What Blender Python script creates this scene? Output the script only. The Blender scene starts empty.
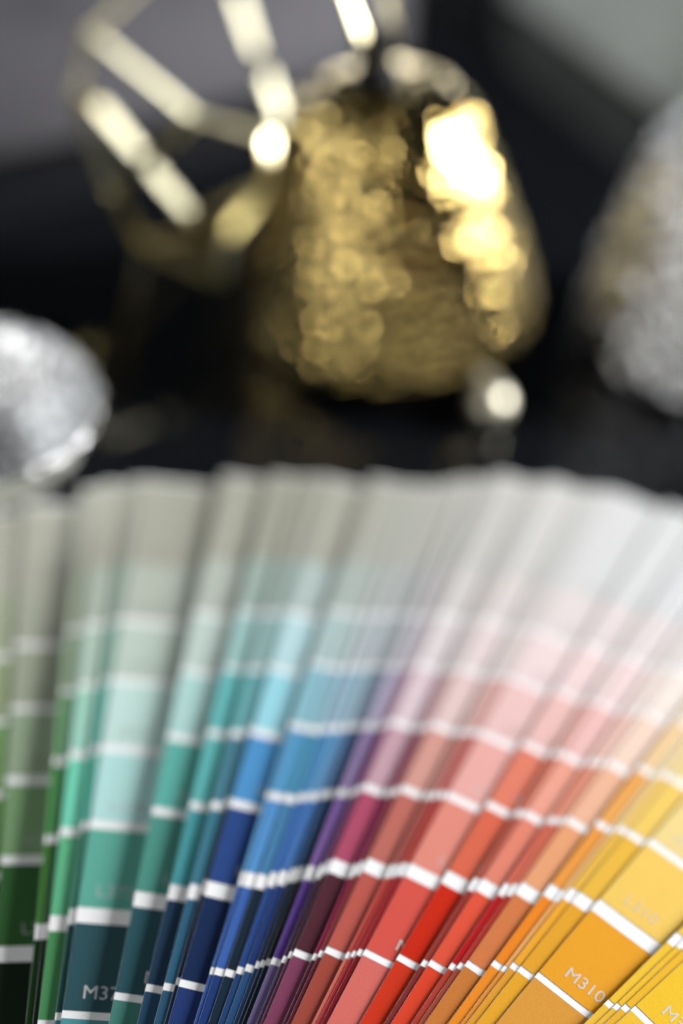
import bpy, bmesh, math
import numpy as np
from mathutils import Matrix, Vector

scene = bpy.context.scene
COL = scene.collection

# ------------------------------------------------------------------ camera
CAM_H, TILT, ROLL = 0.36, 0.72392, -0.17165
cam_data = bpy.data.cameras.new('camera')
cam = bpy.data.objects.new('camera', cam_data)
COL.objects.link(cam)
cr, sr = math.cos(ROLL), math.sin(ROLL)
fwd = Vector((0, math.cos(TILT), -math.sin(TILT)))
up0 = Vector((0, math.sin(TILT), math.cos(TILT)))
right0 = Vector((1, 0, 0))
right = right0 * cr - up0 * sr
up = right0 * sr + up0 * cr
m = Matrix((right, up, -fwd)).transposed().to_4x4()
m.translation = Vector((0, 0, CAM_H))
cam.matrix_world = m
cam_data.sensor_fit = 'VERTICAL'
cam_data.sensor_height = 36
cam_data.sensor_width = 24
cam_data.lens = 50
cam_data.clip_start = 0.01
cam_data.clip_end = 50
cam_data.dof.use_dof = True
cam_data.dof.focus_distance = 0.363
cam_data.dof.aperture_fstop = 2.1
cam_data.dof.aperture_blades = 0
scene.camera = cam

# ------------------------------------------------------------------ world and lamps
world = bpy.data.worlds.new('World')
scene.world = world
world.use_nodes = True
bg = world.node_tree.nodes['Background']
bg.inputs[0].default_value = (0.80, 0.88, 1.0, 1)
bg.inputs[1].default_value = 0.022


def area_lamp(name, loc, target, size, size_y, power, color):
    l = bpy.data.lights.new(name, 'AREA')
    l.shape = 'RECTANGLE'
    l.size, l.size_y = size, size_y
    l.energy = power
    l.color = color
    o = bpy.data.objects.new(name, l)
    COL.objects.link(o)
    o.location = loc
    d = Vector(target) - Vector(loc)
    o.rotation_euler = d.to_track_quat('-Z', 'Y').to_euler()
    return o


KEY, BACK, SIDE, TOP = Vector((2.78, 1.32, 1.18)), Vector((-0.20, 2.30, 0.25)), Vector((-0.92, -0.72, 0.45)), Vector((-0.40, 0.0, 1.05))
area_lamp('window_light', KEY, (0.0, 0.36, 0.0), 0.48, 1.45, 236, (1.0, 0.992, 0.985))
area_lamp('back_window_light', BACK, (-0.05, 0.50, 0.0), 1.0, 0.32, 13, (0.97, 0.99, 1.0))
area_lamp('side_light', SIDE, (0.0, 0.45, 0.0), 0.16, 0.34, 4.8, (1.0, 0.98, 0.95))
area_lamp('left_fill_light', (-1.35, 0.55, 0.80), (0.1, 0.52, 0.05), 0.34, 0.34, 3, (0.97, 0.99, 1.0))  # added fill from the left to brighten the silver bell
area_lamp('ceiling_light', TOP, (-0.05, 0.42, 0.0), 0.12, 0.12, 0.9, (1.0, 0.98, 0.95))

scene.view_settings.view_transform = 'Standard'
scene.view_settings.look = 'None'
scene.view_settings.exposure = 0
scene.view_settings.gamma = 1
scene.render.film_transparent = False
scene.cycles.use_denoising = True
scene.cycles.max_bounces = 8


# ------------------------------------------------------------------ helpers
def lin(c):
    r = []
    for v in c:
        v = v / 255.0
        r.append(v / 12.92 if v <= 0.04045 else ((v + 0.055) / 1.055) ** 2.4)
    return (r[0], r[1], r[2], 1.0)


def material(name, color, rough=0.5, metal=0.0, spec=0.5, alpha=1.0, coat=0.0, grain=0.0, grain_scale=900.0, bump=0.0, rough_var=0.0):
    mt = bpy.data.materials.new(name)
    mt.use_nodes = True
    nt = mt.node_tree
    b = nt.nodes['Principled BSDF']
    b.inputs['Base Color'].default_value = color
    b.inputs['Roughness'].default_value = rough
    b.inputs['Metallic'].default_value = metal
    b.inputs['Alpha'].default_value = alpha
    b.inputs['Coat Weight'].default_value = coat
    b.inputs['Coat Roughness'].default_value = 0.05
    b.inputs['Specular IOR Level'].default_value = spec
    if grain or bump or rough_var:
        tc = nt.nodes.new('ShaderNodeTexCoord')
        nz = nt.nodes.new('ShaderNodeTexNoise')
        nz.inputs['Scale'].default_value = grain_scale
        nz.inputs['Detail'].default_value = 4
        nt.links.new(tc.outputs['Object'], nz.inputs['Vector'])
        if grain:
            mr = nt.nodes.new('ShaderNodeMapRange')
            mr.inputs[1].default_value = 0.3
            mr.inputs[2].default_value = 0.7
            mr.inputs[3].default_value = 1 - grain
            mr.inputs[4].default_value = 1 + grain
            nt.links.new(nz.outputs['Fac'], mr.inputs[0])
            mx = nt.nodes.new('ShaderNodeVectorMath')
            mx.operation = 'SCALE'
            mx.inputs[0].default_value = color[:3]
            nt.links.new(mr.outputs[0], mx.inputs['Scale'])
            nt.links.new(mx.outputs[0], b.inputs['Base Color'])
        if rough_var:
            mr2 = nt.nodes.new('ShaderNodeMapRange')
            mr2.inputs[1].default_value = 0.3
            mr2.inputs[2].default_value = 0.7
            mr2.inputs[3].default_value = max(0.0, rough - rough_var)
            mr2.inputs[4].default_value = rough + rough_var
            nt.links.new(nz.outputs['Fac'], mr2.inputs[0])
            nt.links.new(mr2.outputs[0], b.inputs['Roughness'])
        if bump:
            bp = nt.nodes.new('ShaderNodeBump')
            bp.inputs['Strength'].default_value = bump
            bp.inputs['Distance'].default_value = 0.0003
            nt.links.new(nz.outputs['Fac'], bp.inputs['Height'])
            nt.links.new(bp.outputs[0], b.inputs['Normal'])
    return mt


def tag(o, label=None, cat=None, group=None, kind=None):
    if label: o['label'] = label
    if cat: o['category'] = cat
    if group: o['group'] = group
    if kind: o['kind'] = kind
    return o


def empty(name, loc=(0, 0, 0), rot=(0, 0, 0)):
    o = bpy.data.objects.new(name, None)
    COL.objects.link(o)
    o.empty_display_size = 0.02
    o.location = loc
    o.rotation_euler = rot
    return o


def link_mesh(name, me, mat, parent=None):
    o = bpy.data.objects.new(name, me)
    COL.objects.link(o)
    if mat is not None:
        if me.materials:
            o.material_slots[0].link = 'OBJECT'
            o.material_slots[0].material = mat
        else:
            me.materials.append(mat)
    o.parent = parent
    return o


def mesh_from(name, verts, faces, smooth=False):
    me = bpy.data.meshes.new(name)
    me.from_pydata([tuple(v) for v in verts], [], [tuple(f) for f in faces])
    me.update()
    if smooth:
        me.polygons.foreach_set('use_smooth', [True] * len(me.polygons))
    return me


def slab_mesh(name, outline, z0, z1, bevel=0.0):
    bm = bmesh.new()
    vs = [bm.verts.new((x, y, z0)) for x, y in outline]
    f = bm.faces.new(vs)
    r = bmesh.ops.extrude_face_region(bm, geom=[f])
    for v in [g for g in r['geom'] if isinstance(g, bmesh.types.BMVert)]:
        v.co.z = z1
    bmesh.ops.recalc_face_normals(bm, faces=bm.faces[:])
    if bevel:
        bmesh.ops.bevel(bm, geom=bm.edges[:], offset=bevel, segments=2, affect='EDGES')
    me = bpy.data.meshes.new(name)
    bm.to_mesh(me)
    bm.free()
    return me


def tube_mesh(name, pts, radius, sides=12, closed=False):
    pts = [Vector(p) for p in pts]
    n = len(pts)
    verts, faces = [], []
    ref = None
    for i, p in enumerate(pts):
        if closed:
            t = pts[(i + 1) % n] - pts[i - 1]
        else:
            t = pts[min(i + 1, n - 1)] - pts[max(i - 1, 0)]
        t.normalize()
        if ref is None:
            ref = t.orthogonal().normalized()
        ref = (ref - t * ref.dot(t)).normalized()
        b = t.cross(ref)
        for k in range(sides):
            a = 2 * math.pi * k / sides
            verts.append(p + (ref * math.cos(a) + b * math.sin(a)) * radius)
    for i in range(n if closed else n - 1):
        j = (i + 1) % n
        for k in range(sides):
            l = (k + 1) % sides
            faces.append((i * sides + k, i * sides + l, j * sides + l, j * sides + k))
    if not closed:
        faces.append(tuple(range(sides))[::-1])
        faces.append(tuple((n - 1) * sides + k for k in range(sides)))
    return mesh_from(name, verts, faces, True)


def lathe_mesh(name, profile, seg=64):
    verts, faces = [], []
    for r, z in profile:
        for k in range(seg):
            a = 2 * math.pi * k / seg
            verts.append((r * math.cos(a), r * math.sin(a), z))
    for i in range(len(profile) - 1):
        for k in range(seg):
            l = (k + 1) % seg
            faces.append((i * seg + k, i * seg + l, (i + 1) * seg + l, (i + 1) * seg + k))
    faces.append(tuple(range(seg))[::-1])
    faces.append(tuple((len(profile) - 1) * seg + k for k in range(seg)))
    return mesh_from(name, verts, faces, True)


# ------------------------------------------------------------------ table and background
M_TABLE = material('black_lacquer', (0.006, 0.007, 0.009, 1), 0.06, spec=0.38)
table = link_mesh('table_top', slab_mesh('table_top', [(-1.3, -0.7), (1.3, -0.7), (1.3, 1.5), (-1.3, 1.5)], -0.03, 0.0, 0.002), M_TABLE)
tag(table, 'glossy black table top under the fanned colour cards', 'table', kind='structure')

M_REFLECT_D = material('mauve_grey_reflection', lin((86, 85, 90)), 0.85, spec=0.2, grain=0.08, grain_scale=60)
M_REFLECT_L = material('pale_grey_reflection', lin((228, 236, 232)), 0.85, spec=0.2, grain=0.08, grain_scale=60)


def reflection_mesh(outline, height, roll):
    """Added grey cloth: a low slab whose edge rolls over softly."""
    bm = bmesh.new()
    vs = [bm.verts.new((x, y, 0.001)) for x, y in outline]
    f = bm.faces.new(vs)
    r = bmesh.ops.extrude_face_region(bm, geom=[f])
    for v in [g for g in r['geom'] if isinstance(g, bmesh.types.BMVert)]:
        v.co.z = height
    bmesh.ops.recalc_face_normals(bm, faces=bm.faces[:])
    tops = [e for e in bm.edges if all(v.co.z > height - 1e-6 for v in e.verts)]
    bmesh.ops.bevel(bm, geom=tops, offset=roll, segments=8, affect='EDGES', profile=0.5)
    me = bpy.data.meshes.new('soft_reflection')
    bm.to_mesh(me)
    bm.free()
    me.polygons.foreach_set('use_smooth', [True] * len(me.polygons))
    return me


s1 = link_mesh('soft_reflection', reflection_mesh([(-0.55, 0.56), (-0.22, 0.60), (-0.12, 0.70), (-0.01, 0.82), (-0.05, 1.45), (-0.7, 1.45)], 0.060, 0.055), M_REFLECT_D)  # added soft slab standing in for dim room light mirrored in the table
tag(s1, 'added shape for a dark mauve grey cloth behind the gold strip cage, upper left', 'reflection')
s2 = link_mesh('soft_reflection', reflection_mesh([(0.05, 0.95), (0.16, 0.79), (0.48, 0.68), (0.70, 1.45), (0.03, 1.45)], 0.075, 0.070), M_REFLECT_L)  # added as well, for the paler light mirrored at upper right
tag(s2, 'added shape for a pale grey cloth behind the silver bell, upper right corner', 'reflection')

# ------------------------------------------------------------------ fan deck of colour cards
PIVOT = (0.04019, 0.02972)
R0, STEP, HALF = 0.16192, 0.02867, 0.06953
DR = [-0.00083, -0.00022, 0.00111, 0.00072, 0.00026, -0.00104, -0.0008, -0.0002]
CARD_W, CARD_T = 0.086, 0.00028
CARDS = [
    (  0.0, -0.2807, 0.00040, 0.00070, [(20, 40, 22), (22, 48, 22), (40, 95, 40), (95, 150, 75), (125, 165, 105), (150, 165, 130)]),
    (  1.0, -0.2357, 0.00195, 0.00140, [(18, 26, 20), (20, 38, 22), (55, 100, 55), (125, 162, 118), (152, 172, 145), (160, 168, 148)]),
    (  2.0, -0.1807, 0.00203, 0.00630, [(22, 50, 24), (28, 62, 26), (72, 135, 60), (82, 160, 90), (120, 175, 125), (150, 175, 145)]),
    (  2.5, -0.1697, 0.00102, 0.00700, [(90, 140, 95), (24, 40, 26), (50, 90, 60), (70, 120, 80), (110, 150, 120), (150, 170, 150)]),
    (  3.0, -0.1617, 0.00261, 0.00770, [(60, 120, 75), (75, 142, 90), (98, 185, 140), (120, 218, 188), (165, 218, 200), (180, 205, 190)]),
    (  4.0, -0.1354, 0.00230, 0.00896, [(70, 140, 150), (32, 78, 78), (70, 135, 118), (90, 190, 170), (110, 195, 180), (140, 185, 170)]),
    (  5.0, -0.1249, 0.00191, 0.00966, [(82, 150, 160), (48, 84, 92), (96, 172, 156), (178, 222, 220), (192, 222, 216), (186, 202, 192)]),
    (  6.0, -0.0461, 0.00094, 0.01316, [(72, 134, 124), (46, 86, 96), (80, 150, 138), (96, 178, 168), (176, 216, 212), (190, 208, 202)]),
    (  7.0, 0.0018, -0.00013, 0.01568, [(42, 78, 108), (36, 62, 88), (76, 160, 168), (100, 188, 188), (105, 190, 192), (160, 200, 198)]),
    (  8.0, 0.0303, -0.00179, 0.01736, [(48, 90, 120), (50, 100, 130), (64, 124, 146), (76, 130, 150), (110, 176, 182), (150, 185, 185)]),
    (  8.5, 0.0482, -0.00118, 0.01792, [(35, 60, 90), (28, 46, 66), (40, 70, 90), (60, 110, 130), (90, 150, 160), (140, 180, 180)]),
    (  9.0, 0.0548, -0.00222, 0.01848, [(36, 58, 114), (24, 44, 84), (42, 72, 134), (78, 146, 202), (152, 212, 226), (182, 216, 222)]),
    ( 10.0, 0.0982, -0.00058, 0.01988, [(50, 86, 160), (56, 96, 168), (92, 156, 212), (96, 160, 205), (150, 200, 215), (180, 205, 205)]),
    ( 11.0, 0.1057, -0.00099, 0.02017, [(30, 60, 120), (60, 100, 175), (84, 146, 205), (86, 155, 200), (140, 190, 205), (175, 200, 200)]),
    ( 12.0, 0.1225, -0.00187, 0.02047, [(22, 44, 64), (24, 40, 56), (70, 126, 170), (74, 140, 175), (140, 180, 195), (170, 190, 190)]),
    ( 13.0, 0.1396, -0.00160, 0.02076, [(36, 70, 120), (40, 74, 140), (60, 110, 180), (76, 140, 190), (150, 180, 200), (180, 190, 195)]),
    ( 14.0, 0.1519, -0.00123, 0.02106, [(44, 86, 136), (34, 60, 120), (70, 120, 186), (96, 150, 196), (150, 182, 200), (180, 190, 195)]),
    ( 15.0, 0.1656, -0.00068, 0.02135, [(30, 60, 100), (26, 44, 80), (50, 90, 140), (90, 130, 170), (150, 175, 190), (180, 190, 195)]),
    ( 16.0, 0.1731, -0.00060, 0.02164, [(24, 46, 70), (20, 34, 54), (36, 70, 110), (70, 100, 140), (140, 160, 180), (175, 185, 190)]),
    ( 17.0, 0.1801, -0.00028, 0.02194, [(20, 36, 56), (18, 26, 40), (28, 50, 80), (48, 66, 110), (110, 125, 150), (170, 178, 185)]),
    ( 18.0, 0.1893, -0.00082, 0.02320, [(112, 98, 142), (92, 62, 142), (136, 102, 172), (158, 138, 184), (190, 184, 210), (200, 198, 208)]),
    ( 19.0, 0.2053, -0.00103, 0.02418, [(60, 40, 70), (58, 30, 60), (90, 56, 100), (110, 76, 120), (170, 140, 170), (200, 190, 200)]),
    ( 20.0, 0.2123, 0.00022, 0.02447, [(90, 40, 66), (60, 28, 44), (130, 60, 90), (150, 90, 120), (190, 160, 175), (205, 195, 200)]),
    ( 21.0, 0.2184, 0.00084, 0.02477, [(126, 62, 92), (80, 38, 50), (172, 76, 106), (194, 156, 170), (216, 196, 204), (215, 208, 210)]),
    ( 22.0, 0.2503, -0.00101, 0.02561, [(80, 26, 48), (140, 16, 66), (128, 26, 76), (140, 70, 96), (190, 150, 160), (210, 200, 202)]),
    ( 23.0, 0.2573, -0.00017, 0.02590, [(96, 28, 44), (128, 48, 50), (130, 60, 62), (160, 100, 100), (200, 165, 165), (212, 202, 202)]),
    ( 24.0, 0.2650, 0.00101, 0.02619, [(160, 72, 60), (184, 88, 78), (186, 106, 96), (208, 152, 142), (220, 194, 192), (220, 206, 206)]),
    ( 25.0, 0.2990, -0.00075, 0.02689, [(214, 106, 90), (196, 76, 66), (170, 90, 82), (190, 130, 120), (214, 180, 175), (218, 208, 206)]),
    ( 26.0, 0.3070, -0.00045, 0.02719, [(168, 36, 44), (176, 46, 44), (170, 70, 66), (186, 110, 104), (214, 170, 165), (220, 208, 206)]),
    ( 27.0, 0.3144, 0.00010, 0.02748, [(120, 20, 30), (150, 30, 38), (176, 66, 60), (190, 100, 96), (216, 165, 162), (222, 208, 206)]),
    ( 28.0, 0.3238, 0.00001, 0.02778, [(212, 108, 100), (212, 84, 74), (222, 138, 124), (228, 168, 162), (228, 190, 188), (228, 208, 208)]),
    ( 29.0, 0.3757, -0.00058, 0.02827, [(204, 52, 24), (200, 38, 12), (214, 102, 76), (220, 124, 102), (227, 184, 180), (229, 206, 206)]),
    ( 30.0, 0.4145, -0.00165, 0.02911, [(126, 46, 44), (150, 52, 44), (176, 84, 66), (200, 110, 92), (222, 170, 160), (228, 212, 208)]),
    ( 31.0, 0.4249, -0.00144, 0.02940, [(218, 66, 40), (222, 82, 58), (222, 130, 110), (230, 158, 140), (229, 184, 182), (229, 206, 206)]),
    ( 32.0, 0.4559, -0.00158, 0.03010, [(176, 60, 44), (184, 16, 20), (212, 104, 84), (222, 140, 118), (232, 190, 178), (232, 216, 210)]),
    ( 33.0, 0.4668, -0.00108, 0.03039, [(160, 70, 50), (180, 50, 40), (206, 110, 84), (220, 150, 126), (232, 196, 184), (232, 218, 212)]),
    ( 34.0, 0.4758, -0.00007, 0.03069, [(198, 120, 54), (208, 120, 70), (226, 158, 114), (230, 178, 148), (234, 206, 190), (232, 220, 212)]),
    ( 35.0, 0.5096, 0.00176, 0.03132, [(234, 139, 34), (234, 133, 28), (230, 151, 64), (232, 164, 84), (234, 201, 153), (230, 215, 187)]),
    ( 36.0, 0.5275, 0.00074, 0.03161, [(226, 145, 54), (236, 170, 99), (236, 184, 117), (234, 198, 144), (234, 213, 175), (231, 219, 192)]),
    ( 37.0, 0.5355, 0.00228, 0.03191, [(222, 155, 45), (236, 166, 43), (228, 180, 72), (232, 194, 108), (232, 208, 153), (231, 219, 189)]),
    ( 38.0, 0.5489, 0.00162, 0.03220, [(228, 166, 41), (226, 162, 41), (230, 182, 64), (234, 198, 99), (232, 211, 148), (231, 219, 189)]),
    ( 39.0, 0.5763, 0.00117, 0.03269, [(218, 153, 59), (232, 161, 36), (238, 199, 97), (234, 209, 140), (234, 217, 171), (232, 221, 190)]),
    ( 40.0, 0.6840, 0.00020, 0.03381, [(236, 190, 57), (238, 194, 50), (238, 199, 81), (236, 208, 135), (234, 217, 171), (232, 221, 190)]),
    ( 41.0, 0.6973, 0.00008, 0.03410, [(236, 186, 54), (238, 190, 45), (238, 199, 81), (236, 208, 135), (234, 217, 171), (232, 221, 190)]),
    ( 42.0, 0.7070, 0.00069, 0.03440, [(232, 178, 45), (236, 184, 41), (238, 199, 81), (236, 208, 135), (234, 217, 171), (232, 221, 190)]),
    ( 43.0, 0.7193, 0.00128, 0.03469, [(240, 194, 54), (240, 195, 43), (238, 203, 90), (236, 211, 135), (234, 217, 171), (232, 221, 190)]),
]
CARD_Y0 = -0.018


DROOP = 0.62


def card_top(i, z):
    return DROOP * z * 1.36 + float(np.interp(i, [0, 5, 9, 14, 20, 28, 34, 44], [.3745, .3735, .3705, .3705, .380, .3855, .392, .396]))


def card_bend(x, y, z=0.0):
    """Gentle spring of the paper along its length, and a slight cup across it."""
    t = max(0.0, (y - 0.10) / 0.27)
    sag = DROOP * z * max(0.0, (y - 0.15) / 0.235) ** 2
    return -sag + 0.0012 * math.sin(math.pi * min(1.0, t)) + 0.0006 * ((x + 0.027) / 0.043) ** 2


def card_mesh(top, z):
    """Thin bent slab with rounded outer corners."""
    rows = [CARD_Y0 + (top - CARD_Y0) * k / 18 for k in range(18)]
    rad = 0.0012
    rows += [top - rad * (1 - math.sin(a)) for a in (0, .35, .7, 1.05, 1.35, math.pi / 2)]
    xs = [0, .12, .3, .5, .7, .88, 1]
    x0, x1 = -HALF, -HALF + CARD_W
    verts, faces = [], []
    n = len(xs)
    for side in (0, 1):
        for y in rows:
            inset = 0.0
            if y > top - rad:
                dy = y - (top - rad)
                inset = rad - math.sqrt(max(0.0, rad * rad - dy * dy))
            for f in xs:
                x = (x0 + inset) + (x1 - x0 - 2 * inset) * f
                verts.append((x, y, card_bend(x, y, z) - CARD_T * side))
    N = len(rows) * n
    for i in range(len(rows) - 1):
        for k in range(n - 1):
            a = i * n + k
            faces.append((a, a + 1, a + n + 1, a + n))
            faces.append((N + a, N + a + n, N + a + n + 1, N + a + 1))
    for i in range(len(rows) - 1):
        a = i * n
        faces.append((a, a + n, N + a + n, N + a))
        a = i * n + n - 1
        faces.append((a, N + a, N + a + n, a + n))
    for k in range(n - 1):
        faces.append((k, N + k, N + k + 1, k + 1))
        a = (len(rows) - 1) * n + k
        faces.append((a, a + 1, N + a + 1, N + a))
    return mesh_from('card', verts, faces)


def patch_mesh(ya, yb, z):
    x0, x1 = -HALF + 0.00008, -HALF + CARD_W - 0.00008
    xs = [0, .12, .3, .5, .7, .88, 1]
    n = len(xs)
    verts, faces = [], []
    for y in (ya, (2 * ya + yb) / 3, (ya + 2 * yb) / 3, yb):
        for f in xs:
            x = x0 + (x1 - x0) * f
            verts.append((x, y, card_bend(x, y, z) + 0.00006))
    for i in range(3):
        for k in range(n - 1):
            a = i * n + k
            faces.append((a, a + 1, a + n + 1, a + n))
    return mesh_from('colour_patch', verts, faces)


def text_mesh(body):
    cu = bpy.data.curves.new('code', 'FONT')
    cu.body = body
    cu.size = 1.0
    cu.space_character = 1.0
    ob = bpy.data.objects.new('code', cu)
    COL.objects.link(ob)
    dg = bpy.context.evaluated_depsgraph_get()
    dg.update()
    me = bpy.data.meshes.new_from_object(ob.evaluated_get(dg))
    bpy.data.objects.remove(ob)
    bpy.data.curves.remove(cu)
    return me


M_PAPER = material('white_card', lin((248, 249, 251)), 0.55, spec=0.35, grain=0.015, grain_scale=700)
M_INK_LIGHT = material('pale_ink', (0.72, 0.74, 0.74, 1), 0.6, alpha=0.8)
M_INK_SOFT = material('soft_ink', (0.70, 0.72, 0.74, 1), 0.6, alpha=0.5)
M_INK_DARK = material('grey_ink', (0.20, 0.21, 0.20, 1), 0.6, alpha=0.3)
_ink = {}


def ink(c):
    c = tuple(int(v) for v in c)
    if c not in _ink:
        _ink[c] = material('ink_%02x%02x%02x' % c, lin(c), 0.45, spec=0.25, grain=0.035, grain_scale=1500, bump=0.12)
    return _ink[c]


def band(k):
    return STEP * (0.038 if k == 0 else 0.085 if k == 1 else 0.050 if k < 4 else 0.038 if k < 6 else 0.0004)


LINES = [R0 + k * STEP + DR[k] for k in range(8)]
SPANS = [(LINES[0] - 1.55 * STEP, LINES[0] - band(0))] + [(LINES[k] + band(k), LINES[k + 1] - band(k + 1)) for k in range(6)]

CODES = {1: '350', 5: '375', 6: '380', 9: '390', 21: '295', 24: '298', 28: '302', 29: '303', 31: '305', 34: '307', 39: '310', 43: '312'}
ROW_LETTERS = 'MLKJIHG'

deck = empty('paint_fan_deck', (PIVOT[0], PIVOT[1], 0.0))
tag(deck, 'open fan deck of paint colour cards running from green through blue and red to yellow', 'fan deck')
for (i, ang, slip, z, cols) in CARDS:
    top = card_top(i, z)
    card = link_mesh('colour_card', card_mesh(top, z), M_PAPER, deck)
    card.location = (slip * math.sin(ang), slip * math.cos(ang), z)
    card.rotation_euler = (0, 0, -ang)
    tip_falloff = np.array([np.interp(i, [0, 8, 14, 24, 30, 43], v) for v in ((166, 166, 180, 200, 208, 214), (167, 167, 182, 200, 210, 216), (154, 155, 176, 198, 212, 220))])  # light falloff put into the tip colours: greyer left, whiter right
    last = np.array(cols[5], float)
    full = list(cols) + [tuple(last * .5 + tip_falloff * .5), tuple(tip_falloff)]
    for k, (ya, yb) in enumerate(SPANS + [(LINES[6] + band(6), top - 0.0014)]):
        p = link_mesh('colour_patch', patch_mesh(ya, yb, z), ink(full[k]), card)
    code = CODES.get(int(i)) if i == int(i) else None
    if code:
        for k, ch in enumerate(ROW_LETTERS):
            me = text_mesh(ch + code)
            t = link_mesh('code_print', me, None, card)
            me.materials.append(M_INK_LIGHT if k == 0 else M_INK_SOFT if k < 3 else M_INK_DARK)
            sc = 0.0055 if i == 5 else 0.0051
            y = LINES[k] + band(k) + 0.0036
            x = -HALF + (0.0044 if i == 5 else 0.0052 if i > 38 else 0.0066)
            # glyphs are laid just above the paint film and follow the card
            for v in me.vertices:
                px, py = x + v.co.x * sc, y + v.co.y * sc
                v.co = (px, py, card_bend(px, py, z) + 0.00011)
            me.update()

# ------------------------------------------------------------------ hammered bells
M_GOLD = material('hammered_gold', (0.80, 0.59, 0.20, 1), 0.07, metal=1.0, coat=0.7, rough_var=0.03, grain_scale=60)
M_BRASS = material('pale_brass_wire', (0.92, 0.84, 0.53, 1), 0.30, metal=1.0)
M_SILVER = material('hammered_silver', (0.95, 0.965, 0.98, 1), 0.27, metal=1.0, rough_var=0.06, coat=0.5, grain_scale=60)
M_DARKCAP = material('dark_cap', (0.01, 0.01, 0.011, 1), 0.6, spec=0.2)

BELL_PROFILE = [(0.0616, 0.000), (0.0622, 0.003), (0.0616, 0.009), (0.0600, 0.017), (0.0572, 0.029), (0.0530, 0.045), (0.0480, 0.062),
                (0.0430, 0.078), (0.0374, 0.0925), (0.0292, 0.1010), (0.0180, 0.1050), (0.0080, 0.1060)]


def smooth_profile(pts, n):
    """Catmull-Rom through the profile points, resampled evenly along its length."""
    P = np.array(pts)
    P = np.vstack([2 * P[0] - P[1], P, 2 * P[-1] - P[-2]])
    out = []
    for i in range(1, len(P) - 2):
        for t in np.linspace(0, 1, 24, endpoint=False):
            a, b, c, d = P[i - 1], P[i], P[i + 1], P[i + 2]
            out.append(0.5 * (2 * b + (c - a) * t + (2 * a - 5 * b + 4 * c - d) * t ** 2 + (3 * b - a - 3 * c + d) * t ** 3))
    out.append(P[-2])
    out = np.array(out)
    L = np.concatenate([[0], np.cumsum(np.linalg.norm(np.diff(out, axis=0), axis=1))])
    q = np.linspace(0, L[-1], n)
    return np.stack([np.interp(q, L, out[:, 0]), np.interp(q, L, out[:, 1])], 1), q


def hammer_marks(r, q, seg, cell, depth, seed):
    """Displacement of a surface of revolution covered with uneven hammer dents (r: radius, q: arc length per row)."""
    rng = np.random.default_rng(seed)
    n = len(q)
    th = np.arange(seg) * 2 * math.pi / seg
    best = np.full((n, seg), (cell * 0.75) ** 2)
    disp = np.full((n, seg), depth * 2.0)
    for j in range(-1, int(q[-1] / (cell * 0.87)) + 3):
        s0 = j * cell * 0.87
        cnt = max(3, int(round(2 * math.pi * np.interp(s0, q, r) / cell)))
        for k in range(cnt):
            sc = s0 + rng.normal(0, cell * 0.22)
            tc = (k + 0.5 * (j % 2) + rng.normal(0, 0.22)) * 2 * math.pi / cnt
            kd = depth * rng.uniform(0.6, 1.4)
            ta, tb = rng.normal(0, 0.08, 2)
            iv = np.where(np.abs(q - sc) < cell * 0.8)[0]
            if len(iv) == 0:
                continue
            dt = (th - tc + math.pi) % (2 * math.pi) - math.pi
            it = np.where(np.abs(dt) < cell * 0.8 / max(0.004, r[iv].min()))[0]
            du = (q[iv] - sc)[:, None] + np.zeros((1, len(it)))
            dv = r[iv][:, None] * dt[it][None, :]
            dd = du ** 2 + dv ** 2
            ix = np.ix_(iv, it)
            better = dd < best[ix]
            best[ix] = np.where(better, dd, best[ix])
            disp[ix] = np.where(better, kd * dd / (cell * 0.5) ** 2 + du * ta + dv * tb, disp[ix])
    return disp


def bell_mesh(name, scale, seed, depth=0.00055, cell=0.0056, seg=480, n=170):
    prof, q = smooth_profile([(r * scale, z * scale) for r, z in BELL_PROFILE], n)
    d = np.gradient(prof, axis=0)
    d /= np.linalg.norm(d, axis=1)[:, None]
    nr, nz = d[:, 1], -d[:, 0]
    th = np.arange(seg) * 2 * math.pi / seg
    disp = hammer_marks(prof[:, 0], q, seg, cell, depth, seed)
    R = prof[:, 0][:, None] + nr[:, None] * disp
    Z = prof[:, 1][:, None] + nz[:, None] * disp
    V = np.stack([R * np.cos(th)[None, :], R * np.sin(th)[None, :], Z], -1).reshape(-1, 3)
    # inner wall, smooth
    inner = prof[::-1][np.linspace(0, n - 1, 24).astype(int)].copy()
    inner_n = np.stack([nr[::-1], nz[::-1]], 1)[np.linspace(0, n - 1, 24).astype(int)]
    inner = inner - inner_n * 0.0016
    inner[:, 0] = np.maximum(inner[:, 0], 0.003)
    VI = np.stack([inner[:, 0][:, None] * np.cos(th)[None, :], inner[:, 0][:, None] * np.sin(th)[None, :],
                   np.repeat(inner[:, 1][:, None], seg, 1)], -1).reshape(-1, 3)
    V = np.vstack([V, VI])
    nrow = n + 24
    i = np.arange(nrow - 1)[:, None] * seg
    k = np.arange(seg)[None, :]
    l = (k + 1) % seg
    F = np.stack([i + k, i + l, i + seg + l, i + seg + k], -1).reshape(-1, 4)
    # close rim: last inner row back to first outer row
    a = (nrow - 1) * seg
    F = np.vstack([F, np.stack([a + k[0], a + l[0], l[0], k[0]], -1)])
    return mesh_from(name, V.tolist(), F.tolist(), True)


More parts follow.
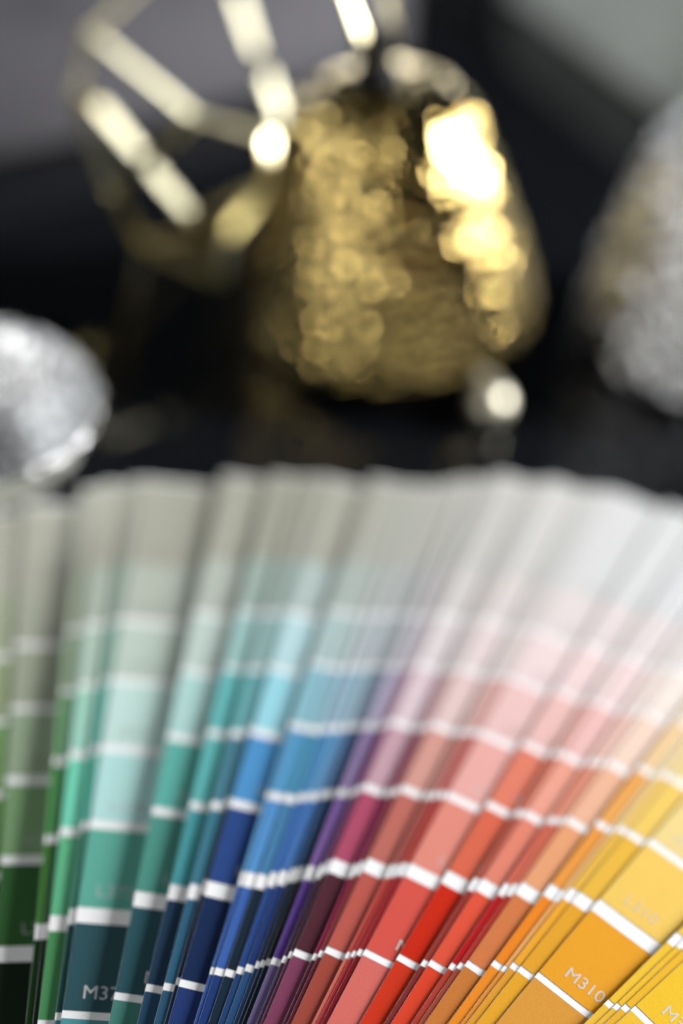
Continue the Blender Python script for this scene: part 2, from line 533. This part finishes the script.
def make_bell(name, label, cat, mat, seed, loc, rot, scale=1.0, depth=0.00055):
    t = empty(name, loc, rot)
    tag(t, label, cat, 'hammered metal bells')
    link_mesh('hammered_body', bell_mesh('hammered_body', scale, seed, depth), mat, t)
    r = BELL_PROFILE[0][0] * scale - 0.0008
    link_mesh('rim', tube_mesh('rim', [(r * math.cos(a), r * math.sin(a), 0.0012) for a in np.linspace(0, 2 * math.pi, 96, endpoint=False)], 0.0013, 10, True), mat, t)
    z = 0.1052 * scale
    cp = link_mesh('cap', lathe_mesh('cap', [(0.0105, z), (0.0105, z + .003), (0.0085, z + .005), (0.0060, z + .012), (0.0075, z + .015), (0.0080, z + .018), (0.0060, z + .021), (0.002, z + .022)], 32), M_DARKCAP, t)
    return t


LEAN = math.radians(12)
gol = Vector((0.0069, 0.5311, 0.0000)) + Vector((0, 0, 0.0128))
sil = Vector((0.1549, 0.5647, 0.0000)) + Vector((0, 0, 0.0099))
gold = make_bell('hammered_bell', 'hammered gold bell with dark cap in the middle of the table', 'bell', M_GOLD, 3,
                 gol, (0, -LEAN, 0))
silver = make_bell('hammered_bell', 'hammered silver bell standing at the right edge of the picture', 'bell', M_SILVER, 8,
                   sil, (0, -LEAN * 0.75, 0), 0.98, 0.0010)

# ------------------------------------------------------------------ gold wire cage
CAGE = {'p1': Vector((-0.1426, 0.5839, 0.0920)), 'p2': Vector((-0.0900, 0.5472, 0.0800)), 'p3': Vector((-0.1127, 0.5010, 0.0650)), 'p4': Vector((-0.1417, 0.5550, 0.0750)),
        'a': Vector((-0.1384, 0.5790, 0.0620)), 'b': Vector((-0.0807, 0.5014, 0.0600)), 'c': Vector((-0.0547, 0.5580, 0.0500)), 'q': Vector((-0.0598, 0.5703, 0.0650)),
        'e': Vector((-0.0955, 0.6896, 0.0780)), 'f': Vector((-0.0724, 0.6038, 0.0860)), 'h': Vector((-0.0706, 0.6303, 0.0660)), 'd': Vector((-0.0494, 0.5459, 0.0800)), 't': Vector((-0.1160, 0.7083, 0.1000))}
ctr = Vector((-0.0902, 0.5669, 0.0030))
CAGE.update({'g1': ctr + Vector((0.018, -0.020, 0)), 'g2': ctr + Vector((-0.022, 0.0, 0)), 'g3': ctr + Vector((0.014, 0.022, 0))})
BARS = [('a', 'b', BACK), ('p1', 'p2', BACK), ('p2', 'p3', SIDE), ('e', 'f', BACK), ('h', 'd', BACK), ('f', 'h', None), ('t', 'e', None), ('d', 'c', None),
        ('p1', 'p4', None), ('p4', 'p3', None), ('a', 'p4', None), ('b', 'c', None), ('c', 'q', None), ('p2', 'q', None), ('p1', 't', None),
        ('b', 'g1', None), ('p3', 'g2', None), ('c', 'g3', None), ('g1', 'g2', None), ('g2', 'g3', None), ('g3', 'g1', None)]


def strip_mesh(p, q, n, width, thick):
    """Flat metal strip from p to q, its broad face turned along n."""
    t_ = (q - p).normalized()
    n = (n - t_ * n.dot(t_)).normalized()
    w = t_.cross(n) * width * 0.5
    n = n * thick * 0.5
    bm = bmesh.new()
    v = [bm.verts.new(c + w * a + n * b) for c in (p, q) for a, b in ((-1, -1), (1, -1), (1, 1), (-1, 1))]
    for f in ((0, 1, 2, 3), (7, 6, 5, 4), (0, 4, 5, 1), (1, 5, 6, 2), (2, 6, 7, 3), (3, 7, 4, 0)):
        bm.faces.new([v[k] for k in f])
    bmesh.ops.recalc_face_normals(bm, faces=bm.faces[:])
    bmesh.ops.bevel(bm, geom=bm.edges[:], offset=thick * 0.3, segments=2, affect='EDGES')
    me = bpy.data.meshes.new('metal_strip')
    bm.to_mesh(me)
    bm.free()
    return me


cage = empty('metal_cage', ctr)
tag(cage, 'open cage of pale gold metal strips beside the gold bell', 'metal cage')
for s, e, lamp in BARS:
    p, q = CAGE[s], CAGE[e]
    mid = (p + q) / 2
    toward = (cam.location - mid).normalized()
    n = toward + (lamp - mid).normalized() if lamp is not None else mid - ctr + Vector((0, 0, 0.02))
    link_mesh('metal_strip', strip_mesh(p - ctr, q - ctr, n, 0.0080 if s == 'a' and lamp is not None else 0.0046 if s in 'eh' and lamp is not None else 0.0068 if lamp is not None else 0.0044, 0.0016), M_BRASS, cage)


# ------------------------------------------------------------------ hammered silver bowl, cut by the left edge
def bowl_mesh(name, seed, seg=360):
    prof = [(0.0180, 0.0006), (0.0210, 0.0), (0.0290, 0.0035), (0.0375, 0.0110), (0.0440, 0.0210), (0.0480, 0.0320), (0.0486, 0.0332),
            (0.0478, 0.0336), (0.0462, 0.0322), (0.0424, 0.0220), (0.0360, 0.0128), (0.0280, 0.0055), (0.0180, 0.0026), (0.0040, 0.0022)]
    P, q = smooth_profile(prof, 190)
    d = np.gradient(P, axis=0)
    d /= np.linalg.norm(d, axis=1)[:, None]
    th = np.arange(seg) * 2 * math.pi / seg
    disp = hammer_marks(P[:, 0], q, seg, 0.0070, 0.0006, seed)
    R = P[:, 0][:, None] + d[:, 1][:, None] * disp
    Z = np.maximum(P[:, 1][:, None] - d[:, 0][:, None] * disp, 0.0)
    V = np.stack([R * np.cos(th)[None, :], R * np.sin(th)[None, :], Z], -1).reshape(-1, 3)
    i = np.arange(len(P) - 1)[:, None] * seg
    k = np.arange(seg)[None, :]
    l = (k + 1) % seg
    F = np.stack([i + k, i + l, i + seg + l, i + seg + k], -1).reshape(-1, 4).tolist()
    F.append(list(range(seg))[::-1])
    F.append([(len(P) - 1) * seg + a for a in range(seg)])
    return mesh_from(name, V.tolist(), F, True)


bc = Vector((-0.1413, 0.3960, 0.0330))
bowl = link_mesh('hammered_bowl', bowl_mesh('hammered_bowl', 21), M_SILVER)
bowl.location = (bc.x, bc.y, 0.0006)
tag(bowl, 'small hammered silver bowl cut off by the left edge of the picture', 'bowl')

# strip hanger of the gold bell: a tall narrow loop rising from the dome, its top above the picture
bpy.context.view_layer.update()
inv = gold.matrix_world.inverted()
loop = [Vector((-0.0168, 0.5262, 0.1230)), Vector((-0.0318, 0.5242, 0.1520)), Vector((-0.0324, 0.5334, 0.1680)), Vector((-0.0235, 0.5491, 0.1640)), Vector((-0.0170, 0.5464, 0.1460)), Vector((-0.0094, 0.5393, 0.1260))]
for k in range(5):
    p, q = loop[k], loop[k + 1]
    mid = (p + q) / 2
    n = (cam.location - mid).normalized() + ((KEY, BACK, BACK, BACK, SIDE)[k] - mid).normalized()
    n = inv.to_3x3() @ n
    link_mesh('hanger_strip', strip_mesh(inv @ p, inv @ q, n, 0.0030, 0.0014), M_BRASS, gold)

# ------------------------------------------------------------------ stand-in added for a mirrored highlight: teardrop bead on the table
glint_pos = Vector((0.0532, 0.4806, 0.0090))
prof = [(0.0004, -0.0092), (0.0040, -0.0083), (0.0072, -0.0052), (0.0088, -0.0005), (0.0080, 0.0045), (0.0056, 0.0098), (0.0030, 0.0148), (0.0012, 0.0180), (0.0003, 0.0190)]
pts, _ = smooth_profile(prof, 40)
M_GLINT = material('pale_gold_glint', (0.97, 0.92, 0.74, 1), 0.45, metal=1.0, rough_var=0.06, grain_scale=200)
glint = link_mesh('teardrop_glint', lathe_mesh('teardrop_glint', [tuple(p) for p in pts], 48), M_GLINT)
glint.location = (glint_pos.x, glint_pos.y, 0.0092)
glint.rotation_euler = (math.radians(-84), 0, math.radians(12))
tag(glint, 'added shape for a small pale gold teardrop bead on the table below the gold bell', 'glint')
